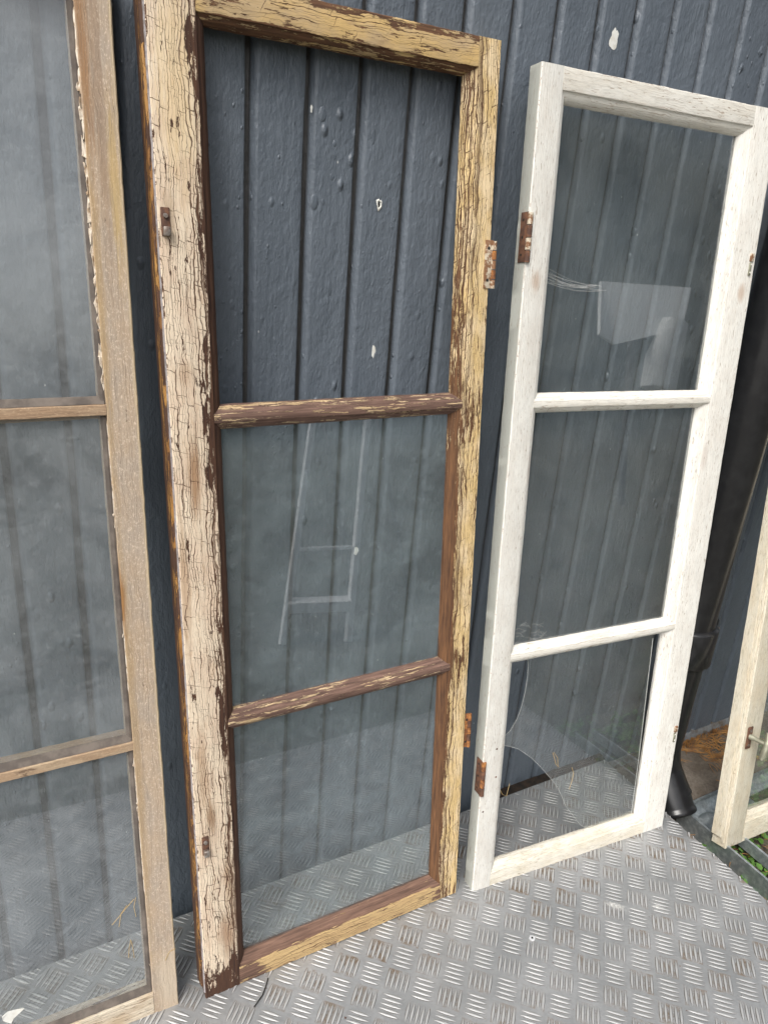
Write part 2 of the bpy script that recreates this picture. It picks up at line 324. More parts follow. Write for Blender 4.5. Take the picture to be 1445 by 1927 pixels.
def wall_mat():
    t = NT('blue_grey_paint'); raw, P = t.g()
    Q = t.vm('MULTIPLY', P, (1., 1., .75))
    tone = t.noise(t.vm('MULTIPLY', P, (.5, .5, .12)), 1., 5., .6)
    c = t.mix(t.mr(tone, .3, .7), (.098, .117, .141), (.121, .142, .168))
    c = t.mix(t.math('MULTIPLY', t.mr(t.noise(P, 7., 5., .7), .6, .8), .25), c, (.16, .17, .18))
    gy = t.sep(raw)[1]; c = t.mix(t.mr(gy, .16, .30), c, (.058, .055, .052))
    # rare tiny pale specks where paint is nicked
    sp = t.vor(t.vm('MULTIPLY', P, (2.6, 2.6, 1.6)), feat='F1'); sr = t.sep(sp.outputs[1])[0]
    c = t.mix(t.math('MULTIPLY', t.mr(sp.outputs[0], .075, .04), t.math('GREATER_THAN', sr, .86)), c, (.42, .43, .43))
    # paint sags, brush marks and blisters
    brush = t.noise(t.vm('MULTIPLY', P, (11., 11., .7)), 1., 4., .6)
    sag = t.noise(t.vm('MULTIPLY', P, (2.2, 2.2, 1.1)), 1., 4., .62)
    wr = t.noise(t.vm('MULTIPLY', P, (6.5, 6.5, 3.)), 1., 3., .6, .4)
    bl = t.vor(t.vm('MULTIPLY', P, (1.9, 1.9, 1.15)), feat='F1'); br = t.sep(bl.outputs[1])[1]
    blis = t.math('MULTIPLY', t.mr(bl.outputs[0], .26, .06), t.mr(br, .80, .92))
    bl2 = t.vor(t.vm('MULTIPLY', P, (5.2, 5.2, 3.2)), feat='F1'); br2 = t.sep(bl2.outputs[1])[1]
    blis2 = t.math('MULTIPLY', t.mr(bl2.outputs[0], .28, .08), t.mr(br2, .82, .9))
    h = t.math('ADD', t.math('MULTIPLY', brush, .22), t.math('MULTIPLY', sag, .9))
    h = t.math('ADD', h, t.math('MULTIPLY', wr, .45))
    h = t.math('ADD', h, t.math('MULTIPLY', blis, .9)); h = t.math('ADD', h, t.math('MULTIPLY', blis2, .45))
    h = t.math('ADD', h, t.math('MULTIPLY', t.noise(P, 26., 2.), .07))
    return t.done(t.bsdf(c, t.math('ADD', .34, t.math('MULTIPLY', tone, .16)), normal=t.bump(h, .0037, .9), spec=.5))
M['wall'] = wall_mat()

def plate_mat():
    t = NT('chequer_aluminium'); raw, P = t.g()    # g = lattice coordinates of the tread pattern
    i, j, b = t.sep(raw)
    fi = t.math('FRACT', t.math('ADD', i, .5)); fj = t.math('FRACT', t.math('ADD', j, .5))
    di = t.math('ABSOLUTE', t.math('SUBTRACT', fi, .5)); dj = t.math('ABSOLUTE', t.math('SUBTRACT', fj, .5))
    inb = t.mr(t.math('MAXIMUM', di, dj), .47, .40)
    par = t.math('MODULO', t.math('ADD', t.math('ADD', t.math('FLOOR', t.math('ADD', i, .5)), t.math('FLOOR', t.math('ADD', j, .5))), 1000.), 2.)
    vert = t.math('LESS_THAN', par, .5)
    base = t.mix(t.mr(t.noise(raw, .35, 5., .6), .3, .7), (.32, .33, .335), (.45, .455, .46))
    base = t.mix(t.math('MULTIPLY', t.mr(t.noise(raw, 5., 6., .7), .42, .7), .35), base, (.24, .245, .25))
    big = t.mr(t.noise(raw, .22, 4., .6), .34, .60)
    rustn = t.mr(t.noise(t.vm('ADD', raw, (3.1, 7., 0)), 2.2, 6., .75), .38, .62)
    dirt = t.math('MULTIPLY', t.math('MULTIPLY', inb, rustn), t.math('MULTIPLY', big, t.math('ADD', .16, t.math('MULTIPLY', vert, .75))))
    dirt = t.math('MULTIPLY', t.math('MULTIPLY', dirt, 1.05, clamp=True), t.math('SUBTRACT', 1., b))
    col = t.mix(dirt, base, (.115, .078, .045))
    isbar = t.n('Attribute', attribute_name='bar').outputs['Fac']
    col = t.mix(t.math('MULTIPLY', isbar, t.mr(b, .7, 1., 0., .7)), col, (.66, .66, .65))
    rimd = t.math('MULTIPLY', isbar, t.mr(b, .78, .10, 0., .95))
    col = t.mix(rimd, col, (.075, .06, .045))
    scr = t.mr(t.noise(t.vm('MULTIPLY', raw, (3., 40., 1.)), 1., 3., .7), .63, .7)
    scr2 = t.mr(t.noise(t.vm('MULTIPLY', raw, (37., 4., 1.)), 1., 3., .7), .65, .72)
    sf = t.math('MULTIPLY', t.math('MULTIPLY', t.math('MAXIMUM', scr, scr2), .5), t.mr(t.noise(raw, .5, 2.), .5, .6))
    col = t.mix(sf, col, (.75, .75, .75))
    for (ci, cj, rr) in ((-.9, 2.7, 1.0), (.85, 2.15, .55)):      # pale scuffs
        dd = t.vm('LENGTH', t.comb(t.math('SUBTRACT', i, ci), t.math('MULTIPLY', t.math('SUBTRACT', j, cj), 2.2), 0.))
        ff = t.mr(t.math('ADD', dd, t.math('MULTIPLY', t.noise(raw, 9., 4.), rr*1.3)), rr*1.15, rr*.75)
        col = t.mix(t.math('MULTIPLY', ff, .7), col, (.8, .79, .76))
    met = t.math('SUBTRACT', .62, t.math('MULTIPLY', dirt, .75))
    ro = t.math('ADD', t.math('ADD', .36, t.math('MULTIPLY', t.noise(raw, 3., 4.), .22)), t.math('MULTIPLY', dirt, .35))
    ro = t.math('ADD', ro, t.math('ADD', .06, t.math('MULTIPLY', rimd, .3)))
    h = t.math('ADD', t.noise(raw, 1.1, 3.), t.math('MULTIPLY', t.noise(raw, 28., 4.), .12))
    return t.done(t.bsdf(col, ro, met, t.bump(h, .0012, .6), .5))
M['plate'] = plate_mat()

def glass_mat(name, dust, dustc=(.42, .45, .45), tint=(.97, .985, .98), streak=.5, seed=0., lowfade=0.):
    t = NT(name); raw = t.vm('SCALE', t.n('TexCoord').outputs['Object'], 1/S); P = t.vm('ADD', raw, (seed, seed*2, seed*3))
    tr = t.n('BsdfTransparent', {'Color': (*tint, 1)}).outputs[0]
    wav = t.bump(t.noise(P, .16, 1.), .0006, .05)
    gl = t.n('BsdfGlossy', {'Color': (1, 1, 1, 1), 'Roughness': .015, 'Normal': wav}).outputs[0]
    fr = t.math('MULTIPLY', t.n('Fresnel', {'IOR': 1.52, 'Normal': wav}).outputs[0], t.math('SUBTRACT', 2.5, t.math('MULTIPLY', t.n('NewGeometry').outputs['Backfacing'], 2.5)), clamp=True)
    a = t.n('MixShader', {0: fr, 1: tr, 2: gl}).outputs[0]
    n1 = t.mr(t.noise(P, .45, 5., .65, .6), .3, .75)
    n2 = t.mr(t.noise(t.vm('MULTIPLY', P, (3., 1., 5.)), 1., 5., .7), .45, .75)
    sp = t.vor(P, 2.4, 'F1'); s1 = t.math('MULTIPLY', t.mr(sp.outputs[0], .05, .02), t.math('GREATER_THAN', t.sep(sp.outputs[1])[0], .72))
    sp2 = t.vor(P, 7., 'F1'); s2 = t.math('MULTIPLY', t.mr(sp2.outputs[0], .10, .03), t.math('GREATER_THAN', t.sep(sp2.outputs[1])[0], .86))
    sp3 = t.vor(P, 19., 'F1'); s3 = t.math('MULTIPLY', t.mr(sp3.outputs[0], .28, .12), t.math('MULTIPLY', t.math('GREATER_THAN', t.sep(sp3.outputs[1])[0], .80), .45))
    smear = t.math('MULTIPLY', t.mr(t.noise(t.vm('MULTIPLY', P, (1.1, 1., 2.3)), 1., 7., .75, 1.5), .60, .78), .22*streak)
    f = t.math('MULTIPLY', t.math('ADD', .35, t.math('ADD', t.math('MULTIPLY', n1, .8), t.math('MULTIPLY', n2, .4*streak))), dust)
    f = t.math('ADD', f, smear)
    f = t.math('MAXIMUM', f, t.math('MULTIPLY', t.math('MAXIMUM', t.math('MAXIMUM', s1, s2), t.math('MULTIPLY', s3, t.mr(n1, .2, .9, .25, 1.))), .55), clamp=True)
    df = t.n('BsdfDiffuse', {'Color': (*dustc, 1)}).outputs[0]
    return t.done(t.n('MixShader', {0: t.math('MULTIPLY', f, t.math('SUBTRACT', 1., t.math('MULTIPLY', t.n('NewGeometry').outputs['Backfacing'], .75))), 1: a, 2: df}).outputs[0])
M['glass_brown'] = glass_mat('glass_dusty', .125, (.44, .53, .56), streak=1.1)
M['glass_white'] = glass_mat('glass_clearer', .075, (.44, .47, .46), seed=5.)
M['glass_left'] = glass_mat('glass_hazy', .23, (.47, .50, .52), seed=9., streak=.9)

# ------------------------------------------------------------------ wall
GX = [-6.52, -4.77, -3.0, -1.2, .61, 2.42, 4.12, 5.86, 7.58, 9.41, 11.19, 12.94, 14.66, 16.43, 18.23, 20.08]
GX = [-6.52-1.76*k for k in range(10, 0, -1)] + GX + [20.08+1.8*k for k in range(1, 18)]
wall = tag(empty('plank_wall'), 'dark blue-grey painted vertical plank wall behind the leaning windows', 'wall')
wall.location = (0, .45*S, 0)      # boards stand a little behind the plate's back edge
WZ0, WZ1 = -.9, 60.
for k in range(len(GX)-1):
    a, b = GX[k], GX[k+1]; W = b-a
    prof = [(a-.06, .43), (a-.06, .30), (a+.115, .295), (a+.135, .28), (a+.175, .17), (a+.235, .07), (a+.28, .02), (a+.31, .004), (a+.35, 0.), (a+.75, -.004), (a+W-.28, 0.), (b-.125, .004), (b-.085, .018), (b-.072, .05), (b-.066, .28), (b-.066, .43)]
    rd = random.uniform(-.008, .008)
    prof = [(c, y+rd) for c, y in prof]
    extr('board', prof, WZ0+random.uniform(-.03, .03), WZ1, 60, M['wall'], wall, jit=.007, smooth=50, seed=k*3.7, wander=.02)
V, F = [], []; box(V, F, GX[0], GX[-1], .47, 3., -4., 60.); mesh('wall_core', V, F, M['wood_dark'], wall)
V, F = [], []                                       # grey plinth below the boards at the right
n = 60
for k in range(n+1):
    x = 21.3+(GX[-1]-21.3)*k/n
    j = noise.noise(Vector((x*.9, 0, 0)))*.12
    V += [(x, .40, -.86), (x, -.02+j*.3, -.93+j*.3), (x, -.08+j*.5, -1.05), (x, -.10+j*.5, -1.6), (x, -.05, -2.), (x, .40, -2.)]
for k in range(n):
    for i in range(6): F.append((k*6+i, k*6+(i+1) % 6, (k+1)*6+(i+1) % 6, (k+1)*6+i))
F += [tuple(range(6)), tuple(n*6+i for i in range(6))]
mesh('plinth', V, F, M['ledge'], wall, 40)
# blisters and nicks that stand out
def blob(V, F, x, z, rx, rz, h, y0=0., n=12, irregular=0., seed=0):
    b = len(V); rings = 4
    for r in range(rings):
        q = math.cos(r/rings*math.pi/2) if h > .012 else (1-r/rings)
        hh = math.sin(r/rings*math.pi/2)*h
        for i in range(n):
            a = 2*math.pi*i/n; k = 1+irregular*noise.noise(Vector((math.cos(a)*1.7, math.sin(a)*1.7, seed)))
            V.append((x+math.cos(a)*rx*q*k, y0-hh, z+math.sin(a)*rz*q*k))
    V.append((x, y0-h, z))
    for r in range(rings-1):
        for i in range(n): F.append((b+r*n+i, b+r*n+(i+1) % n, b+(r+1)*n+(i+1) % n, b+(r+1)*n+i))
    t = b+(rings-1)*n
    for i in range(n): F.append((t+i, t+(i+1) % n, b+rings*n))
BL = [(2.72, 29.33, .13, .22, .09), (2.57, 26.96, .13, .24, .09), (2.85, 26.99, .06, .1, .06), (3.15, 28.61, .07, .1, .06), (3.16, 28.28, .06, .13, .06), (3.11, 27.7, .08, .12, .05),
      (14.93, 33.41, .1, .25, .07), (2.9, 30.4, .1, .17, .05), (3.22, 30.3, .1, .17, .05), (4.35, 30.2, .09, .2, .05), (4.42, 28.95, .08, .25, .06), (4.4, 29.2, .06, .12, .05),
      (3.2, 24.5, .07, .3, .05), (3.17, 24.1, .06, .12, .05), (3.2, 23.3, .08, .12, .04), (1.4, 22.9, .08, .13, .07), (1.45, 22.4, .08, .12, .06), (4.4, 27.1, .05, .1, .05),
      (10.5, 34.1, .1, .28, .09), (10.75, 34.4, .07, .14, .07), (9.1, 35.0, .14, .3, .1), (12.6, 33.1, .06, .1, .05), (-2.3, 17.2, .16, .2, .08), (-2.1, 8.4, .13, .22, .08), (5.2, 23.2, .06, .09, .04), (6.2, 27.7, .06, .1, .04)]
V, F = [], []; G = []
for (x, z, rx, rz, h) in BL:
    x = CP.x+(x-CP.x)*1.0202; z = CP.z+(z-CP.z)*1.0202
    blob(V, F, x, z, rx, rz, h*.28, .003)
tag(mesh('paint_blister', V, F, M['wall'], wall, 180, [(v[0], v[1], v[2]) for v in V]), 'paint bubbles raised on the boards')
for (x, z, rx, rz) in [(13.81, 33.09, .19, .32), (5.19, 22.39, .075, .2), (5.04, 14.84, .10, .16), (2.56, 29.5, .03, .09)]:
    V, F = [], []; blob(V, F, x, z, rx, rz, .006, -.004, 24, .55, x)
    tag(mesh('paint_chip', V, F, M['white_chip'], wall), 'white spot where the grey paint has flaked off')
# screw head in a torn paint crater
V, F = [], []
for i in range(14):
    a = 2*math.pi*i/14; k = 1.15+.8*noise.noise(Vector((math.cos(a)*1.3, math.sin(a)*1.3, 7)))
    V += [(5.01+.085*k*math.cos(a), -.03, 27.08+.17*k*math.sin(a)), (5.01+.06*k*math.cos(a), -.05, 27.08+.12*k*math.sin(a)), (5.01+.035*math.cos(a), .0, 27.08+.07*math.sin(a))]
for i in range(14):
    j = (i+1) % 14; F += [(i*3, j*3, j*3+1, i*3+1), (i*3+1, j*3+1, j*3+2, i*3+2)]
mesh('torn_paint_rim', V, F, M['white_chip'], wall, 60)
V, F = [], []; blob(V, F, 5.01, 27.05, .045, .075, .02, -.008); mesh('screw_head', V, F, M['black'], wall, 60)
# dark debris filling the gap where wall meets plate
V, F = [], []; n = 50
for k in range(n+1):
    x = 13.2+8.*k/n; j = noise.noise(Vector((x*2.1, 3, 0)))
    V += [(x, .44, .03+j*.05), (x, .25, .02+j*.12), (x, .05+j*.04, .0+j*.05), (x, -.02+j*.04, -.03), (x, .44, -.3)]
for k in range(n):
    for i in range(5): F.append((k*5+i, k*5+(i+1) % 5, (k+1)*5+(i+1) % 5, (k+1)*5+i))
F += [tuple(range(5)), tuple(n*5+i for i in range(5))]
tag(mesh('debris_strip', V, F, M['debris'], None, 60), 'dark debris filling the gap between plate and wall behind the white window', 'batten')

# ------------------------------------------------------------------ ground
V, F = [], []; box(V, F, -900, 900, -900, 2.9, -6, -2.8); tag(mesh('yard_ground', V, F, M['soil']), kind='structure')
V, F = [], []; n = 24
for i in range(n+1):
    for j in range(9):
        x = 21.6+32*i/n; y = -3.2+4.0*j/8
        V.append((x, y if j else y+.25*noise.noise(Vector((x, 0, 0))), -1.5+.06*noise.noise(Vector((x*.6, y*.8, 0)))-(.25 if j == 0 else 0)))
for i in range(n):
    for j in range(8): F.append((i*9+j, (i+1)*9+j, (i+1)*9+j+1, i*9+j+1))
b = len(V); V += [(21.6, -3.4, -3.), (53.6, -3.4, -3.), (53.6, .5, -3.), (21.6, .5, -3.)]
F += [(b, b+1, n*9, 0)[::1]]; F.append((b, 0, 8, b+3))
tag(mesh('concrete_path', V, F, M['concrete'], None, 60), kind='structure')

# ------------------------------------------------------------------ chequer plate
TH = -.770487; OX, OY = 17.18068, -6.0538
di = Vector((math.cos(TH), math.sin(TH))); dj = Vector((math.sin(TH), -math.cos(TH)))
def lat(x, y):
    q = Vector((x-OX, y-OY)); return q.dot(di), q.dot(dj)
PX0, PX1, PY0, PY1 = -24., 21.16, -18.5, -.06
plate = tag(empty('chequer_plate'), 'aluminium tread plate with five-bar raised pattern under the windows', 'metal plate')
V, F, G = [], [], []; nx, ny = 90, 60
for i in range(nx+1):
    for j in range(ny+1):
        x = PX0+(PX1-PX0)*i/nx; y = PY0+(PY1-PY0)*j/ny
        e = max(0., x-(PX1-.55))/.55
        x2 = x + (.05*noise.noise(Vector((0, y*1.3, 4))) if i == nx else 0)
        V.append((x2, y, -.06*e*e)); a, c = lat(x, y); G.append((a, c, 0))
for i in range(nx):
    for j in range(ny): F.append((i*(ny+1)+j, (i+1)*(ny+1)+j, (i+1)*(ny+1)+j+1, i*(ny+1)+j+1))
def rim(idx):
    global V, F, G
    b = len(V)
    for q in idx: V.append((V[q][0], V[q][1], V[q][2]-.09)); G.append(G[q])
    for k in range(len(idx)-1): F.append((idx[k], idx[k+1], b+k+1, b+k))
rim([nx*(ny+1)+j for j in range(ny+1)]); rim([i*(ny+1) for i in range(nx+1)]); rim([j for j in range(ny+1)]); rim([i*(ny+1)+ny for i in range(nx+1)])
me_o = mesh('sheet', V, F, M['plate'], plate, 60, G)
# bars
def bar(V, F, G, cx, cy, ux, uy, L, Wd, H, ci, cj, t0=-1., t1=1.):
    """lens shaped bar, lattice offset (cx,cy), direction (ux,uy) in lattice axes"""
    b = len(V); n = 6
    for k in range(n+1):
        t = t0+(t1-t0)*k/n; wv = Wd*max(0., 1-t*t)**.8+.0015; hv = H*max(0., 1-t*t)**.55
        for s_, hh in ((-1, 0), (-.6, .82), (0, 1), (.6, .82), (1, 0)):
            i_ = cx+ux*t*L - uy*s_*wv; j_ = cy+uy*t*L + ux*s_*wv
            V.append((i_, j_, .004+hh*hv)); G.append((ci+i_, cj+j_, hh))
    for k in range(n):
        for s_ in range(4): F.append((b+k*5+s_, b+k*5+s_+1, b+(k+1)*5+s_+1, b+(k+1)*5+s_))
    for k in (0, n): F.append(tuple(b+k*5+q for q in range(5)))
R2 = Matrix(((di.x, dj.x, 0, 0), (di.y, dj.y, 0, 0), (0, 0, 1, 0), (0, 0, 0, 1)))
def blockdata(vert, ci, cj, clip=None):
    V, F, G = [], [], []
    for k in range(5):
        o = (k-2)*.185; u = (0, 1) if vert else (1, 0); c = (o, 0) if vert else (0, o)
        L, Wd = .405, .066
        if clip is None: bar(V, F, G, c[0], c[1], u[0], u[1], L, Wd, .034, ci, cj)
        else:
            ok = [t for t in [q/12-1 for q in range(25)] if clip(ci+c[0]+u[0]*t*L, cj+c[1]+u[1]*t*L)]
            if len(ok) >= 4: bar(V, F, G, c[0], c[1], u[0], u[1], L, Wd, .034, ci, cj, ok[0], ok[-1])
    return V, F, G
def toworld(i, j): q = di*i+dj*j; return OX+q.x, OY+q.y
def seen(x, y):
    d = Vector((x, y, 0))-CP; zc = d.dot(fwd)
    if zc < 1: return False
    u = FPX*d.dot(cr)/zc; v = FPX*d.dot(cd)/zc
    return abs(u) < 760 and abs(v) < 1000
inside = lambda i, j: (lambda p: PX0+.03 < p[0] < PX1-.04 and PY0+.03 < p[1] < PY1-.03)(toworld(i, j))
blocks = []
for i in range(-45, 30):
    for j in range(-30, 45):
        x, y = toworld(i, j)
        if PX0-.4 < x < PX1+.4 and PY0-.4 < y < PY1+.4:
            full = all(inside(i+a, j+b) for a in (-.45, .45) for b in (-.45, .45))
            blocks.append((0 if seen(x, y) else 1, (Vector((x, y, 0))-CP).length, i, j, x, y, full))
blocks.sort()
rest = ([], [], [])
bmesh_cache = {}
for k, (vis, dist, i, j, x, y, full) in enumerate(blocks):
    vert = (i+j) % 2 == 0
    if k < 300 and vis == 0:
        V, F, G = blockdata(vert, i, j, None if full else inside)
        if not V: continue
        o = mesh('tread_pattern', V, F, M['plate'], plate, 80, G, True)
        mw = R2.copy(); mw.translation = Vector((x, y, 0))*S; o.matrix_local = mw
    else:
        V, F, G = blockdata(vert, i, j, None if full else inside)
        b = len(rest[0])
        for v in V:
            q = di*v[0]+dj*v[1]; rest[0].append((x+q.x, y+q.y, v[2]))
        rest[1].extend(tuple(b+q for q in f) for f in F); rest[2].extend(G)
tag(mesh('outer_tread_pattern', rest[0], rest[1], M['plate'], plate, 80, rest[2], True), kind='stuff')
# timber deck that carries the plate, a little smaller than the sheet
V, F = [], []; box(V, F, PX0+.6, PX1-.8, PY0+.6, PY1-.3, -2.75, -.10)
tag(mesh('timber_base', V, F, M['wood_dark']), 'dark timber base under the tread plate', 'platform')
# washer, twig and grit on the plate
V, F = [], []; tube(V, F, [(10.29, -7.04, .01), (10.29, -7.04, .06)], .12, 16)
o = tag(mesh('washer', V, F, M['alu'], None, 50), 'small round washer lying on the tread plate', 'washer')
V, F = [], []; tube(V, F, [(10.29, -7.04, .062), (10.29, -7.04, .066)], .045, 10); mesh('hole', V, F, M['black'], o)
V, F = [], []; tube(V, F, [(-.72, -4.9, .06), (-.3, -4.62, .07), (.0, -4.25, .05), (.1, -4.1, .09)], .022, 5)
tag(mesh('twig', V, F, M['black']), 'thin black twig on the plate by the brown window foot', 'twig')
V, F = [], []; tube(V, F, [(6.6, -7.0, .06), (6.75, -6.95, .08), (6.9, -6.85, .06)], .03, 5)
V2, F2 = [], []
for k in range(260):
    x = random.uniform(-9, 21); y = random.uniform(-14, -1) ; r = random.uniform(.008, .028) if k > 25 else random.uniform(.03, .055)
    b = len(V2); a0 = random.random()*6
    V2 += [(x+r*math.cos(a0+2.1*q), y+r*math.sin(a0+2.1*q)*1.3, .006) for q in range(3)]+[(x, y, .006+r*.9)]
    F2 += [(b, b+1, b+2), (b, b+1, b+3), (b+1, b+2, b+3), (b+2, b, b+3)]
tag(mesh('grit', V2, F2, M['rust_dark']), 'loose dark grit and crumbs scattered over the plate', 'grit', kind='stuff')

# ------------------------------------------------------------------ windows
def frame_matrix(x0, y0, z0, ph, al, ro=0.):
    ph, al, ro = map(math.radians, (ph, al, ro))
    e = Vector((math.cos(ph), math.sin(ph), 0)); nn = Vector((-math.sin(ph), math.cos(ph), 0))
    u = nn*math.sin(al)+Vector((0, 0, math.cos(al)))
    e, u = e*math.cos(ro)+u*math.sin(ro), u*math.cos(ro)-e*math.sin(ro)
    b = u.cross(e)
    mm = Matrix((e, b, u)).transposed().to_4x4(); mm.translation = Vector((x0, y0, z0))*S
    return mm
def mould(a, o, g=.33):        # points from front arris (a,0) down to the glass line (o,g)
    m_ = o-a
    return [(a-.03, 0.), (a, .012), (a+.008, .055), (a+.12*m_, .075), (a+.38*m_, .10), (a+.66*m_, .165), (a+.88*m_, .25), (a+m_, g)]
def stile_prof(a, o, T, g=.33, rebate=.2):
    return [(.0, .03), (.03, 0.)] + mould(a, o, g) + [(o, g+.06), (o-rebate, g+.06), (o-rebate, T), (.02, T), (0., T-.03)]
def mir(prof, W): return [(W-c, y) for c, y in prof]
def pane_box(name, u0, u1, v0, v1, y0, y1, mat, par):
    V, F = [], []; box(V, F, u0, u1, y0, y1, v0, v1); return mesh(name, V, F, mat, par)
def sash(root, W, H, T, L, R, Tp, Bt, munt, mats, g=.33, panes=(0, 1, 2), glass=None, f=.12, mm=.37):
    """L,R,Tp,Bt = (arris, opening) distances from the outer edges; moulded face to the viewer"""
    (a, o) = L
    extr('stile', stile_prof(a, o, T, g), 0, H, 110, mats['L'], root, gfun=lambda c, y, t: (c, y, t), jit=.014, seed=1)
    (a2, o2) = R
    extr('stile', mir(stile_prof(a2, o2, T, g), W), 0, H, 110, mats['R'], root, gfun=lambda c, y, t: (W-c, y, t), jit=.014, seed=2)
    def ends(cfun):
        def e(c, y):
            d = max(0., cfun(c)); return (a+.003+d*(o-a), W-a2-.003-d*(o2-a2))
        return e
    tp = [(H-c, y-.006 if y < .2 else y-.01) for c, y in stile_prof(Tp[0], Tp[1], T, g)]
    cf = lambda c: min(1, max(0, ((H-c)-Tp[0])/(Tp[1]-Tp[0])))
    extr('top_rail', tp, 0, 1, 60, mats['T'], root, False, ends(cf), lambda c, y, t: (H-c, y, t), jit=.014, seed=3)
    bp = [(c, y-.006 if y < .2 else y-.01) for c, y in stile_prof(Bt[0], Bt[1], T, g)]
    cf2 = lambda c: min(1, max(0, (c-Bt[0])/(Bt[1]-Bt[0])))
    extr('bottom_rail', bp, 0, 1, 60, mats['B'], root, False, ends(cf2), lambda c, y, t: (c, y, t), jit=.014, seed=4)
    for k, v in enumerate(munt):
        up = [(q-0., y) for q, y in mould(f, mm, g-.01)]
        prof = [(v+q, y+.004) for q, y in up]+[(v+mm, g+.05), (v+.12, g+.05), (v+.12, T-.12), (v-.12, T-.12), (v-.12, g+.05), (v-mm, g+.05)]+[(v-q, y+.004) for q, y in reversed(up)]
        cf3 = lambda c, v=v: min(1, max(0, (abs(c-v)-f)/(mm-f)))
        extr('glazing_bar', prof, 0, 1, 60, mats['M'], root, False, ends(cf3), lambda c, y, t, v=v: (c-v, y, t), jit=.012, seed=5+k)
    lv = [Bt[1]-.12]+[q for v in munt for q in (v-mm+.13, v+mm-.13)]+[H-Tp[1]+.12]
    ps = [(lv[0], lv[1]), (lv[2], lv[3]), (lv[4], lv[5])]
    for k in panes:
        pane_box('glass_pane', o-.12, W-o2+.12, ps[k][0], ps[k][1], g+.065, g+.125, glass, root)
    return ps

# --- brown window with crackled paint
broot = tag(empty('old_window', frame_matrix(-2.15, -3.83, .0, -.38, 6.3, .37)), 'three-light window with crackled cream and ochre paint over dark brown wood, top pane missing', 'window', 'old windows leaning against the wall')
BW, BH, BT = 10.83, 32.18, .66
sash(broot, BW, BH, BT, (1.27, 1.55), (.84, 1.18), (.84, 1.06), (.78, 1.10), (10.88, 20.97),
     {'L': M['cream_crackle'], 'R': M['ochre_crackle'], 'T': M['ochre_rail'], 'B': M['brown_bottom'], 'M': M['brown_rail']}, panes=(0, 1), glass=M['glass_brown'], g=.34)
# rebated tongue on its left edge
extr('rebate_strip', [(-.10, .16), (-.02, .13), (-.005, .16), (-.005, .64), (-.12, .64), (-.13, .6)], .45, BH-.1, 90, M['ochre_side'], broot, jit=.02, seed=8, gfun=lambda c, y, t: (y, c, t))
extr('bare_edge_strip', [(-.03, .045), (.0, .02), (-.003, .12), (-.03, .125)], .25, BH-.05, 120, M['grey_edge'], broot, jit=.012, seed=9)
def lug(root, u, v, mat=M['steel']):
    V, F = bevbox(u-.12, u+.12, -.04, .01, v-.36, v+.36, .02); p = mesh('catch_plate', V, F, M['rust_dark'], root, 40)
    V, F = [], []; tube(V, F, [(u, -.03, v+.15), (u, -.10, v+.15)], [.07, .055], 10); mesh('screw', V, F, mat, p, 40)
    V, F = bevbox(u-.09, u+.09, -.19, -.03, v-.36, v-.12, .03); mesh('stud', V, F, mat, p, 50)
lug(broot, .2, 26.28); lug(broot, .3, 6.5)
def hinge(root, u0, u1, v0, v1, y, ku, mat, kmat, n=5):
    V, F = bevbox(u0, u1, y-.03, y+.03, v0, v1, .012); p = mesh('hinge', V, F, mat, root, 40)
    for k in range(n):
        a = v0+(v1-v0)*k/n; b = v0+(v1-v0)*(k+1)/n-.03
        V, F = [], []; tube(V, F, [(ku, y-.03, a), (ku, y-.03, b)], .085, 10); mesh('knuckle', V, F, kmat if k % 2 else mat, p, 50)
    for q in (.17, .83):
        V, F = [], []; tube(V, F, [((u0+u1)/2-.03, y-.032, v0+(v1-v0)*q), ((u0+u1)/2-.03, y-.036, v0+(v1-v0)*q)], .055, 8); mesh('screw_hole', V, F, M['black'], p)
hinge(broot, 10.60, 10.90, 24.83, 26.36, -.02, 10.94, M['painted_iron'], M['rust'])
hinge(broot, 10.86, 11.02, 7.1, 8.6, .05, 11.05, M['rust'], M['rust_dark'])

# --- white window
wroot = tag(empty('old_window', frame_matrix(9.37, -4.13, .0, -4.15, 6.0, -.34)), 'white painted three-light window with rusty hinges and a broken bottom pane', 'window', 'old windows leaning against the wall')
WW, WH, WT = 10.91, 31.82, .66
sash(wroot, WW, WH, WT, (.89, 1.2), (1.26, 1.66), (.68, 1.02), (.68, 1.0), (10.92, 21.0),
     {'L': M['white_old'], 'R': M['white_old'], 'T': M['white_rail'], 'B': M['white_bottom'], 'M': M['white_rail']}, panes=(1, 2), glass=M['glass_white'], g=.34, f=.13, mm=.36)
arc = [(2.0, 10.7), (2.1, 10.2), (2.12, 9.7), (2.08, 9.04), (1.98, 8.4), (1.8, 7.8), (1.5, 7.3), (1.12, 7.02), (1.10, 6.74), (1.5, 6.57), (1.98, 6.34), (2.4, 6.0), (2.73, 5.71), (3.15, 5.28), (3.52, 4.85), (3.98, 4.3), (4.36, 3.81), (4.7, 3.2), (4.98, 2.63), (5.3, 2.2), (5.62, 1.81), (5.95, 1.35), (6.5, .9)]
poly = arc + [(9.14, .9), (9.10, 3.7), (8.86, 10.3), (8.85, 10.7)]
V = [(u, .405, v) for u, v in poly]+[(u, .465, v) for u, v in poly]; n = len(poly)
F = [tuple(range(n)), tuple(range(n, 2*n))]+[(i, (i+1) % n, n+(i+1) % n, n+i) for i in range(n)]
tag(mesh('broken_pane', V, F, M['glass_white'], wroot), 'bottom pane broken away along a curve at its left')
V, F = [], []; tube(V, F, [(u, .40, v) for u, v in arc], .005, 5); mesh('broken_edge', V, F, M['strand'], wroot)
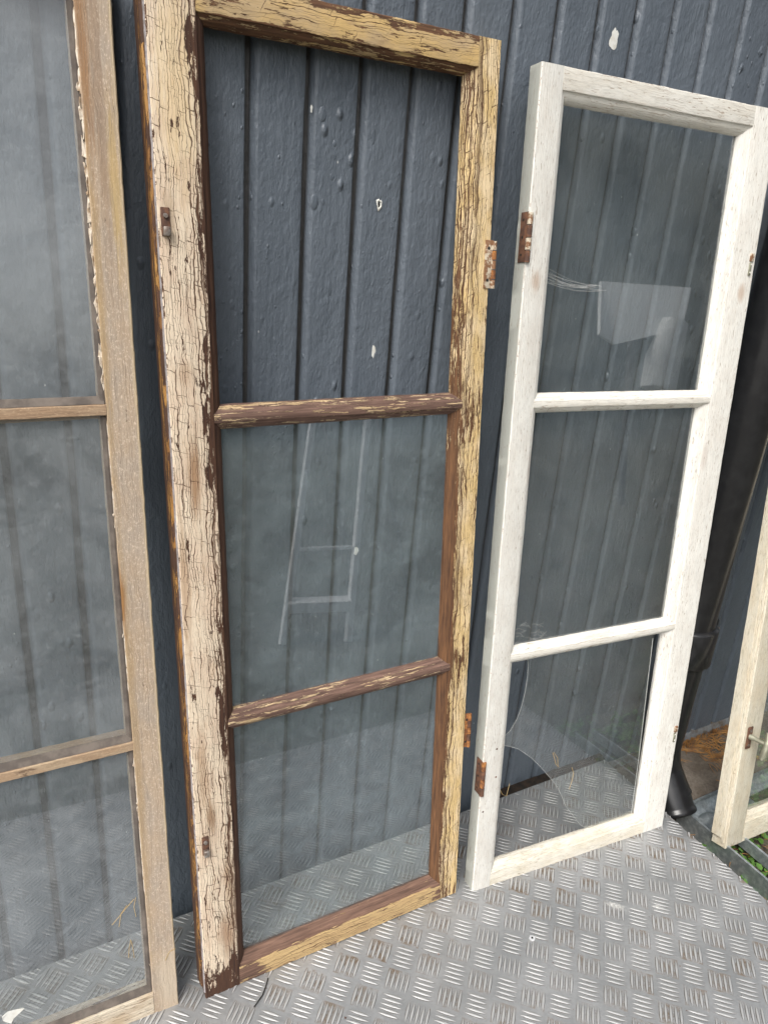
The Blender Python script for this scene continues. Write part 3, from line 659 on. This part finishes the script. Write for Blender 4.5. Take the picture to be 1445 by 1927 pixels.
V, F = [], []; tube(V, F, [(9.14, .42, 1.), (9.10, .42, 3.7), (8.86, .42, 10.3)], .014, 5); mesh('glass_edge', V, F, M['strand'], wroot)
def bent_hinge(root, v0, v1, mat, kmat, n=4):
    V, F = bevbox(-.035, .0, .02, .42, v0, v1, .01); p = mesh('hinge', V, F, mat, root, 40)
    for k in range(n):
        a = v0+(v1-v0)*k/n; b = v0+(v1-v0)*(k+1)/n-.03
        V, F = [], []; tube(V, F, [(.04, -.02, a), (.04, -.02, b)], .10, 10); mesh('knuckle', V, F, kmat if k % 2 else mat, p, 50)
    for q in (.15, .5, .85):
        V, F = [], []; tube(V, F, [(-.034, .25, v0+(v1-v0)*q), (-.042, .25, v0+(v1-v0)*q)], .045, 8); mesh('screw_hole', V, F, M['black'], p)
bent_hinge(wroot, 25.8, 27.4, M['rust_dark'], M['painted_iron']); bent_hinge(wroot, 4.85, 6.45, M['rust_dark'], M['rust'])
for (u, v) in ((10.66, 26.3), (10.70, 5.25)):
    V, F = bevbox(u-.08, u+.11, -.06, .02, v+.12, v+.42, .02); p = mesh('latch', V, F, M['painted_iron'], wroot, 40)
    V, F = bevbox(u-.06, u+.05, -.05, .02, v-.42, v+.08, .02); mesh('latch_plate', V, F, M['brass'], p, 40)
    for q in (.0, -.3):
        V, F = [], []; tube(V, F, [(u, -.05, v+q), (u, -.08, v+q)], .035, 8); mesh('screw', V, F, M['white_chip'], p)
# dark nail holes
for (u, v) in ((.62, 6.9), (.70, 5.55), (.2, 4.0)):
    V, F = [], []; tube(V, F, [(u, -.004, v), (u, .05, v)], .045, 8); mesh('nail_hole', V, F, M['rust_dark'], wroot)

# --- left window, outer (putty) side to the viewer
lroot = tag(empty('old_window', frame_matrix(-3.07, -3.59, .0, -1.17, 6.0, .18)), 'bare weathered wood window with flaking putty and hazy glass at the left', 'window', 'old windows leaning against the wall')
LW, LH, LT = 11.0, 32.2, .6
def flat_prof(a, T, o, g=.30): return [(0., .03), (.03, 0.), (a-.02, 0.), (a, .02), (a, g), (o, g), (o, T), (.02, T)]
lm = M['bare_wood']
extr('stile', [(-c, y) for c, y in flat_prof(.84, LT, 1.)], 0, LH, 110, lm, lroot, gfun=lambda c, y, t: (-c, y, t), jit=.016, seed=11)
extr('stile', [(-LW+c, y) for c, y in flat_prof(.84, LT, 1.)], 0, LH, 60, lm, lroot, gfun=lambda c, y, t: (c+LW, y, t), jit=.016, seed=12)
hs_ = lambda c, y: (-LW+.845, -.845)
extr('bottom_rail', [(c, y-.008) for c, y in flat_prof(.92, LT-.02, 1.08)], 0, 1, 60, M['worn_bottom'], lroot, False, hs_, lambda c, y, t: (c, y, t), jit=.014, seed=13)
extr('top_rail', [(LH-c, y-.008) for c, y in flat_prof(.84, LT-.02, 1.0)], 0, 1, 60, M['bare_rail'], lroot, False, hs_, lambda c, y, t: (LH-c, y, t), jit=.014, seed=14)
lv = []
for v in (10.80, 21.33):
    prof = [(v-.13, .01), (v+.13, .01), (v+.15, .03), (v+.15, .30), (v+.27, .30), (v+.27, .7), (v-.27, .7), (v-.27, .30), (v-.15, .30), (v-.15, .03)]
    extr('glazing_bar', prof, 0, 1, 60, M['bare_rail'], lroot, False, hs_, lambda c, y, t, v=v: (c-v, y, t), jit=.014, seed=15)
    lv.append(v)
gl = [(.94, lv[0]-.16), (lv[0]+.16, lv[1]-.16), (lv[1]+.16, LH-.86)]
for a, b in gl:
    pane_box('glass_pane', -LW+.86, -.86, a, b, .235, .292, M['glass_left'], lroot)
    # dark wooden beads round each light
    for nm, pr, vert, s0, s1 in (('glazing_bead', [(-.846, .12), (-.852, .23), (-.99, .23), (-.985, .19), (-.90, .12)], True, a+.05, b-.05),
                                 ('glazing_bead', [(-LW+.846, .12), (-LW+.852, .23), (-LW+.99, .23), (-LW+.985, .19), (-LW+.90, .12)], True, a+.05, b-.05),
                                 ('glazing_bead', [(a+.0, .06), (a, .23), (a+.20, .23), (a+.19, .20)], False, -LW+.87, -.87)):
        extr(nm, pr, s0, s1, 40, M['bead'], lroot, vert, jit=.012, seed=20+a)
# broken putty along the right-hand stile
random.seed(21)
def putty_run(v0, v1, wmin, wmax, keep):
    v = v0
    while v < v1:
        L_ = random.uniform(.35, 1.5)
        if random.random() < keep:
            V, F = [], []; n_ = max(3, int(L_/.09)); w0 = random.uniform(wmin, wmax)
            for k in range(n_+1):
                t = v+min(L_, v1-v)*k/n_; w = max(.015, w0*(.75+.9*noise.noise(Vector((t*4.1, 1.7, v)))))*(.35 if k in (0, n_) else 1)
                d = .05+.06*noise.noise(Vector((t*3, 5, 0)))
                V += [(-.835, d, t), (-.845, .225, t), (-.85-w, .225, t), (-.848-w*.8, .15, t)]
            for k in range(n_):
                for i in range(4): F.append((k*4+i, k*4+(i+1) % 4, (k+1)*4+(i+1) % 4, (k+1)*4+i))
            F += [(0, 1, 2, 3), tuple(n_*4+i for i in range(4))]
            mesh('putty', V, F, M['putty'], lroot)
        v += L_+random.uniform(0, .15)
putty_run(21.9, 26.5, .008, .03, .8); putty_run(26.5, 31.4, .02, .08, .85); putty_run(11.3, 21.0, .004, .02, .45); putty_run(1.2, 10.4, .005, .03, .55)
rp = random.Random(4)
for k in range(34):                               # angular flakes still clinging to the joint
    v = 21.9+9.6*(k+rp.random())/34 if k < 26 else rp.uniform(1.5, 21); s_ = rp.uniform(.05, .17) if k < 26 else rp.uniform(.03, .06)
    V, nn_ = [], 6
    ang = sorted(rp.uniform(0, 6.283) for _ in range(nn_))
    for a in ang:
        q = rp.uniform(.6, 1.15); tl = rp.uniform(-.03, .05)
        V.append((-.87+s_*.42*math.cos(a)*q, .06+tl, v+s_*1.9*math.sin(a)*q)); V.append((-.875+s_*.5*math.cos(a)*q, .215, v+s_*2.0*math.sin(a)*q))
    F = [tuple(range(0, 2*nn_, 2)), tuple(range(1, 2*nn_, 2))]+[(2*k_, 2*((k_+1) % nn_), 2*((k_+1) % nn_)+1, 2*k_+1) for k_ in range(nn_)]
    mesh('putty', V, F, M['putty'], lroot)

# --- cream window at the far right
croot = tag(empty('old_window', frame_matrix(23.56, -6.41, -1.5, 2.05, 10.3, -6.5)), 'dirty cream window with an iron handle at the right edge, standing on a galvanised tray', 'window', 'old windows leaning against the wall')
sash(croot, 10.9, 31.8, .8, (1.40, 1.76), (1.0, 1.3), (.8, 1.1), (1.1, 1.47), (10.9, 21.0),
     {k: M['cream_dirty'] for k in 'LRTBM'}, glass=M['glass_white'], g=.3)
extr('edge_tongue', [(-.13, .28), (-.02, .26), (-.006, .30), (-.006, .78), (-.13, .78)], .5, 31.5, 60, M['cream_dirty'], croot, jit=.012, seed=31, gfun=lambda c, y, t: (c, y, t))
extr('edge_strip', [(-.07, .13), (-.01, .11), (-.006, .25), (-.07, .255)], .25, 31.6, 60, M['cream_dirty'], croot, jit=.012, seed=32, gfun=lambda c, y, t: (c, y, t))
V, F = bevbox(.2, .62, -.06, .0, 5.35, 6.5, .04); h = mesh('handle_plate', V, F, M['rust_dark'], croot, 40)
V, F = [], []; tube(V, F, [(.42, -.03, 6.0), (.44, -.35, 5.98), (.50, -.85, 5.93)], [.15, .11, .10], 12); tube(V, F, [(.62, -.80, 6.5), (.55, -.88, 6.15), (.50, -.9, 5.9), (.42, -.88, 5.4), (.38, -.82, 5.15)], [.08, .14, .16, .17, .10], 12)
mesh('handle', V, F, M['brass'], h, 60)
for q in (6.3, 5.55):
    V, F = [], []; tube(V, F, [(.40, -.06, q), (.40, -.10, q)], .07, 10); mesh('screw', V, F, M['steel'], h, 40)

# ------------------------------------------------------------------ downpipe
dp = tag(empty('downpipe'), 'black round rainwater pipe with a clamped socket and angled shoe, right of the white window', 'drainpipe')
PXC, PYC = 23.35, -1.6
V, F = [], []; tube(V, F, [(PXC+.35, PYC, 60), (PXC+.2, PYC, 30), (PXC, PYC, 8.9)], 1.1, 40); mesh('pipe', V, F, M['pipe'], dp, 60)
V, F = [], []; tube(V, F, [(PXC, PYC, 9.05), (PXC, PYC, 8.95), (PXC, PYC, 8.9), (PXC, PYC, 7.0), (PXC, PYC, 6.95), (PXC, PYC, 6.8)], [1.12, 1.30, 1.33, 1.33, 1.28, 1.05], 40); mesh('socket', V, F, M['pipe'], dp, 50)
V, F = bevbox(PXC+1.1, PXC+1.62, PYC-.45, PYC+.2, 6.75, 9.1, .12); c = mesh('clamp_lug', V, F, M['pipe'], dp, 50)
V, F = [], []; tube(V, F, [(PXC+1.45, PYC-.55, 8.6), (PXC+1.45, PYC-.42, 8.6)], .12, 8); mesh('bolt', V, F, M['steel'], c)
V, F = bevbox(PXC-.2, PXC+.6, PYC+.9, 0-.02, 7.3, 8.4, .05); mesh('wall_bracket', V, F, M['pipe'], dp, 50)
V, F = [], []; tube(V, F, [(PXC, PYC, 6.9), (PXC, PYC, 2.2), (PXC, PYC, 1.4), (PXC+.04, PYC-.15, .6), (PXC+.1, PYC-.5, -.1), (PXC+.15, PYC-1.0, -.7), (PXC+.18, PYC-1.4, -1.1)], 1.06, 40); mesh('lower_pipe', V, F, M['pipe'], dp, 60)
V, F = [], []
p0 = Vector((PXC+.10, PYC-.35, .1)); p1 = Vector((PXC+.02, PYC-1.9, -1.75)); pts = [p0.lerp(p1, q) for q in (.0, .05, .1, .82, .86, .9, .97, 1.)]
tube(V, F, pts, [.95, 1.06, 1.08, 1.08, 1.08, 1.14, 1.15, 1.08], 40); mesh('shoe', V, F, M['pipe'], dp, 50)

# ------------------------------------------------------------------ galvanised tray
tr = tag(empty('galvanised_tray'), 'galvanised steel frame tray with a slotted corner plate beside the tread plate', 'metal tray')
def angle_bar(name, a, b, w, h, t, side):
    """raised rim between points a and b; w = inner flange width towards `side`"""
    a, b = Vector(a), Vector(b); d = (b-a).normalized(); s_ = Vector(side)
    pr = [(0, 0), (0, .05), (.10, .07), (.14, .0), (t+.02, -.12), (w*.55, -h*.45), (w, -h*.5), (w, -h*.5-.08), (w*.5, -h*.55), (t, -h*.4), (t, -h), (0, -h)]
    V, F = [], []; n_ = 30
    for k in range(n_+1):
        p = a.lerp(b, k/n_)
        for (c, z) in pr: V.append(tuple(p+s_*c+Vector((0, 0, z+.015*noise.noise(p*2+Vector((c, z, 0)))))))
    P_ = len(pr)
    for k in range(n_):
        for i in range(P_): F.append((k*P_+i, k*P_+(i+1) % P_, (k+1)*P_+(i+1) % P_, (k+1)*P_+i))
    F += [tuple(range(P_)), tuple(n_*P_+i for i in range(P_))]
    return mesh(name, V, F, M['galv'], tr, 40)
angle_bar('rail', (23.72, -3.42, -1.45), (23.62, -16, -1.45), .55, 1.0, .1, (1, 0, 0))
angle_bar('rail', (23.74, -3.40, -1.45), (37, -3.35, -1.45), .75, 1.0, .1, (0, -1, 0))
angle_bar('rail', (25.15, -5.9, -1.55), (25.05, -16, -1.55), .45, .6, .1, (1, 0, 0))
# corner plate with slot and pressed hump
V, F = [], []; nx, ny = 22, 14
for i in range(nx+1):
    for j in range(ny+1):
        x = 24.1+4.5*i/nx; y = -4.0-1.95*j/ny
        z = -2.0 + .28*math.exp(-((x-25.4-.35*math.sin(y*2))**2)/.10-((y+4.35)**2)/.12) + .16*math.exp(-((x-24.9)**2)/.5-((y+5.9)**2)/.1)
        V.append((x, y, z))
for i in range(nx):
    for j in range(ny):
        x = 24.1+4.5*(i+.5)/nx; y = -4.0-1.95*(j+.5)/ny
        if abs(y+4.87) < .1 and 24.75 < x < 25.2: continue
        F.append((i*(ny+1)+j, (i+1)*(ny+1)+j, (i+1)*(ny+1)+j+1, i*(ny+1)+j+1))
b = len(V)
o = mesh('corner_plate', V, F, M['galv'], tr, 60)
md = o.modifiers.new('thick', 'SOLIDIFY'); md.thickness = .05*S

# ------------------------------------------------------------------ needles, weeds, cobweb
def needle_tube(V, F, p, d, L_, bend, up=0., r=.016):
    p = Vector(p); s_ = Vector((-d[1], d[0], 0)); d = Vector(d)
    tube(V, F, [p, p+d*L_*.33+s_*bend*.6+Vector((0, 0, up*.6)), p+d*L_*.68+s_*bend*.9+Vector((0, 0, up)), p+d*L_+s_*bend*.5+Vector((0, 0, up*.3))], [r*.6, r, r, r*.5], 4)
random.seed(5)
V, F = [], []
for k in range(230):
    if k < 130: x = random.uniform(24.6, 33); y = .25-abs(random.gauss(0, .28))
    elif k < 200: x = random.gauss(29.6, .7); y = random.uniform(-2.4, -.1)
    else: x = random.uniform(24, 34); y = random.uniform(-3.2, -.4)
    if y < -3.2: continue
    a = random.gauss(.2, .9); d = (math.cos(a), math.sin(a), 0)
    for q in (0, 1):
        a2 = a+random.uniform(-.12, .12)
        needle_tube(V, F, (x, y, -1.46+random.uniform(0, .14)), (math.cos(a2), math.sin(a2), 0), random.uniform(.6, 1.3), random.uniform(-.18, .18), .05)
tag(mesh('pine_needle_litter', V, F, M['needle']), 'orange brown fallen pine needles along the wall foot on concrete', 'pine needles', kind='stuff')
V, F = [], []
for k in range(160):
    x = random.uniform(21.5, 32); y = random.uniform(-14, -4.5); a = random.uniform(0, 6.28)
    needle_tube(V, F, (x, y, -2.6+random.uniform(0, .5)), (math.cos(a), math.sin(a), 0), random.uniform(.6, 1.2), random.uniform(-.2, .2), .05)
tag(mesh('needle_litter', V, F, M['needle']), 'brown pine needles fallen among the green weeds by the tray', 'pine needles', kind='stuff')
V, F = [], []
for k in range(5200):
    x = random.uniform(20.8, 40); y = random.uniform(-19, -5.2); cl = noise.noise(Vector((x*.8, y*.8, 0)))
    if cl < -.12: continue
    z = -2.75+random.uniform(.05, .75)*(.6+cl); r = random.uniform(.10, .24); a = random.uniform(0, 6.28); tl = random.uniform(-.6, .6); tl2 = random.uniform(-.6, .6)
    ax = Vector((math.cos(a), math.sin(a), tl)); bx = Vector((-math.sin(a), math.cos(a), tl2)); c_ = Vector((x, y, z)); b = len(V)
    V += [tuple(c_-ax*r), tuple(c_-ax*r*.35+bx*r*.62+Vector((0, 0, .03))), tuple(c_+ax*r*.5+bx*r*.5+Vector((0, 0, .03))), tuple(c_+ax*r), tuple(c_+ax*r*.5-bx*r*.5+Vector((0, 0, .03))), tuple(c_-ax*r*.35-bx*r*.62+Vector((0, 0, .03))), tuple(c_)]
    F += [(b, b+1, b+6), (b+1, b+2, b+6), (b+2, b+3, b+6), (b+3, b+4, b+6), (b+4, b+5, b+6), (b+5, b, b+6)]
tag(mesh('weeds', V, F, M['weed']), 'low green leafy weeds growing beside the metal tray', 'weeds', kind='stuff')
def on_pane(root, name, pts, r, mat, label, cat, grp=None, yy=.385):
    mw = root.matrix_world
    q = [tuple((mw @ (Vector((u, yy, v))*S))/S) for u, v in pts]
    V, F = [], []; tube(V, F, q, r, 5); return tag(mesh(name, V, F, mat), label, cat, grp)
bpy.context.view_layer.update()
wg = 'pine needles caught on the white window'
on_pane(wroot, 'pine_needle', [(3.88, 5.67), (4.0, 5.4), (4.12, 5.05), (4.31, 4.85)], .013, M['pale_needle'], 'paired pine needle on the broken pane, left of the speck', 'pine needle', wg)
on_pane(wroot, 'pine_needle', [(3.94, 5.68), (4.18, 5.35), (4.25, 4.94)], .011, M['pale_needle'], 'short pine needle crossing its twin on the broken pane', 'pine needle', wg)
on_pane(wroot, 'pine_needle', [(5.05, 4.64), (5.2, 4.3), (5.15, 3.87), (5.05, 3.5)], .012, M['pale_needle'], 'single curved pine needle low on the broken pane', 'pine needle', wg)
on_pane(wroot, 'pine_needle', [(1.05, 4.9), (1.4, 4.25), (1.62, 4.1), (1.72, 4.7)], .012, M['pale_needle'], 'hooked pine needle hanging in the broken corner opening', 'pine needle', wg)
lg = 'pine needles stuck to the left window'
for pts, lb in (([(-1.18, 4.91), (-1.5, 4.6), (-1.93, 4.17)], 'long pine needle slanting over the bottom left pane'), ([(-1.42, 4.75), (-1.62, 4.5), (-1.72, 4.0)], 'pine needle below the slanting one on the bottom left pane'),
                ([(-1.12, 4.95), (-1.2, 4.6), (-1.16, 4.17)], 'upright pine needle nearest the stile on the bottom left pane'), ([(-1.39, 3.3), (-1.46, 3.), (-1.51, 2.6)], 'left leg of a needle pair above the bottom rail'), ([(-1.39, 3.3), (-1.35, 3.), (-1.33, 2.51)], 'right leg of a needle pair above the bottom rail')):
    on_pane(lroot, 'pine_needle', pts, .010, M['pale_needle'], lb, 'pine needle', lg, .215)
on_pane(lroot, 'pine_needle', [(-.35, 2.15), (-.2, 2.45), (.02, 2.5)], .011, M['pale_needle'], 'pale pine needle lying on the foot of the weathered stile', 'pine needle', lg, -.02)
V, F = [], []; mw = lroot.matrix_world
q = [(-5.43, 2.1), (-5.25, 2.2), (-5.0, 2.16), (-4.78, 2.12), (-4.95, 1.98), (-5.12, 1.85), (-5.2, 1.72), (-5.32, 1.8), (-5.42, 1.92)]
for yy in (.20, .225): V += [tuple((mw @ (Vector((u, yy+(.02 if k % 3 else -.01), v))*S))/S) for k, (u, v) in enumerate(q)]
n = len(q); F = [tuple(range(n)), tuple(range(n, 2*n))]+[(i, (i+1) % n, n+(i+1) % n, n+i) for i in range(n)]
tag(mesh('paint_flake', V, F, M['white_chip']), 'pale curled paint flake low on the left window pane', 'paint flake')
# cobweb
random.seed(9); mw = wroot.matrix_world; V, F = [], []
for k in range(16):
    a = random.uniform(25.2, 25.75); sag = random.uniform(.1, .4); e_ = random.uniform(3.0, 4.0); eb = 25.1+random.uniform(-.06, .12)
    tube(V, F, [tuple((mw @ (Vector((1.22+(e_-1.22)*t, .37-.02*t, a+(eb-a)*t-sag*math.sin(math.pi*t)*.6))*S))/S) for t in (0, .15, .3, .5, .7, .85, 1)], .0024, 3)
tag(mesh('cobweb', V, F, M['strand']), 'dusty cobweb strands across the top pane of the white window', 'cobweb')
V, F = [], []
for k in range(22):
    x0 = random.uniform(1.2, 2.6); a = random.uniform(11.35, 12.1)
    tube(V, F, [tuple((mw @ (Vector((x0+dx, .37, a+dz))*S))/S) for dx, dz in ((0, 0), (.2, random.uniform(-.1, .1)), (.45, random.uniform(-.25, .1)))], .002, 3)
tag(mesh('cobweb', V, F, M['strand']), 'matted cobweb in the lower left corner of the middle white-framed pane', 'cobweb')

# ------------------------------------------------------------------ what the panes mirror: things standing in the yard behind the camera, and an added dark screen
ld = tag(empty('stepladder'), 'pale aluminium stepladder standing in the yard, mirrored in the brown window', 'ladder')
A0, A1 = Vector((15.6, -43.1, -2.8)), Vector((24.6, -53, 21.)); B0, B1 = Vector((21.2, -40.4, -2.8)), Vector((29.6, -50.4, 21.))
def lbar(name, p, q, a, b_=None):
    V, F = [], []; tube(V, F, [p, q], a, 4); return mesh(name, V, F, b_ or M['pale_metal'], ld)
lbar('side_rail', A0, A1, .42); lbar('side_rail', B0, B1, .42)
C0, C1 = A0+Vector((13, -11, 0)), B0+Vector((13, -11, 0))
lbar('back_leg', C0, A1, .16, M['steel']); lbar('back_leg', C1, B1, .16, M['steel'])
for t, w_, th_ in ((.155, 1.0, 1.0), (.35, .25, .3), (.93, 1.3, .4)):
    a, b_ = A0.lerp(A1, t), B0.lerp(B1, t); d = (b_-a).normalized(); bk = Vector((-d.y, d.x, 0))
    V, F = [], []
    q = [a-bk*w_, b_-bk*w_, b_+bk*w_, a+bk*w_]
    V = [tuple(v) for v in q]+[tuple(v+Vector((0, 0, -th_))) for v in q]
    F = [(0, 1, 2, 3), (4, 5, 6, 7), (0, 1, 5, 4), (1, 2, 6, 5), (2, 3, 7, 6), (3, 0, 4, 7)]
    mesh('step', V, F, M['pale_metal'], ld)
bd = tag(empty('notice_board'), 'blank white board and hanging white roll on a dark post, mirrored in white window', 'sign board')
bx = Vector((18.2, -0.6, 0)); o_ = Vector((71.9, -80, 28.))
q = [o_, o_+Vector((3., -.1, -1.6)), o_+Vector((16.8, -.3, 1.1)), Vector((99., -90., 37.1)), Vector((79.2, -90., 37.6))]
V = [tuple(v) for v in q]+[tuple(v+Vector((0, -.8, 0))) for v in q]; n = len(q)
F = [tuple(range(n)), tuple(range(n, 2*n))]+[(i, (i+1) % n, n+(i+1) % n, n+i) for i in range(n)]
mesh('board', V, F, M['white_board'], bd)
V, F = [], []; tube(V, F, [(83.2, -79, 19.2), (84.2, -79.4, 24), (86.8, -80, 30.)], [2.9, 2.9, 2.2], 20); mesh('hanging_roll', V, F, M['white_board'], bd, 60)
V, F = [], []; tube(V, F, [(87, -92, -2.8), (88, -92, 36.)], .7, 10); mesh('post', V, F, M['wood_dark'], bd, 60)
rnd = random.Random(3); hd = tag(empty('added_hedge'), 'tall dark conifer hedge placed out of view to darken the sky mirrored in the white window', 'added_hedge')  # unseen growth, added and raised to darken the sky mirrored in white panes
V, F = [], []; n_ = 60
for i in range(n_+1):
    x = 30+520*i/n_; top = 178+22*noise.noise(Vector((x*.02, 0, 0)))+8*noise.noise(Vector((x*.09, 4, 0))); top = top if x > 90 else 30+(top-30)*max(0, (x-30)/60)
    for j in range(9):
        z = -3+(top+3)*j/8; q = math.sin(math.pi*min(1, .5+j/16))
        V.append((x, -300+x*.25-14*(1-q)+5*noise.noise(Vector((x*.05, z*.05, 1))), z))
for i in range(n_):
    for j in range(8): F.append((i*9+j, (i+1)*9+j, (i+1)*9+j+1, i*9+j+1))
b = len(V); V += [(v[0], v[1]-25, v[2]) for v in V[:b]]; F += [tuple(b+q for q in f) for f in list(F)]
for i in range(n_): F.append((i*9+8, (i+1)*9+8, b+(i+1)*9+8, b+i*9+8))
mesh('inner_growth', V, F, M['fir'], hd)
V, F = [], []
for k in range(9000):
    x = rnd.uniform(32, 548); top = 178+22*noise.noise(Vector((x*.02, 0, 0)))+8*noise.noise(Vector((x*.09, 4, 0))); top = top if x > 90 else 30+(top-30)*max(0, (x-30)/60)
    z = rnd.uniform(0, top+2); c_ = Vector((x, -300+x*.25+rnd.uniform(-1, 6), z)); s_ = rnd.uniform(1.5, 3.5); a = rnd.uniform(0, 6.28)
    d = Vector((math.cos(a), .3, math.sin(a))); e_ = Vector((-math.sin(a), .2, math.cos(a)))*.5; b = len(V)
    V += [tuple(c_-d*s_), tuple(c_-e_*s_), tuple(c_+d*s_), tuple(c_+e_*s_)]; F.append((b, b+1, b+2, b+3))
tag(mesh('foliage', V, F, M['fir'], hd), kind='stuff')
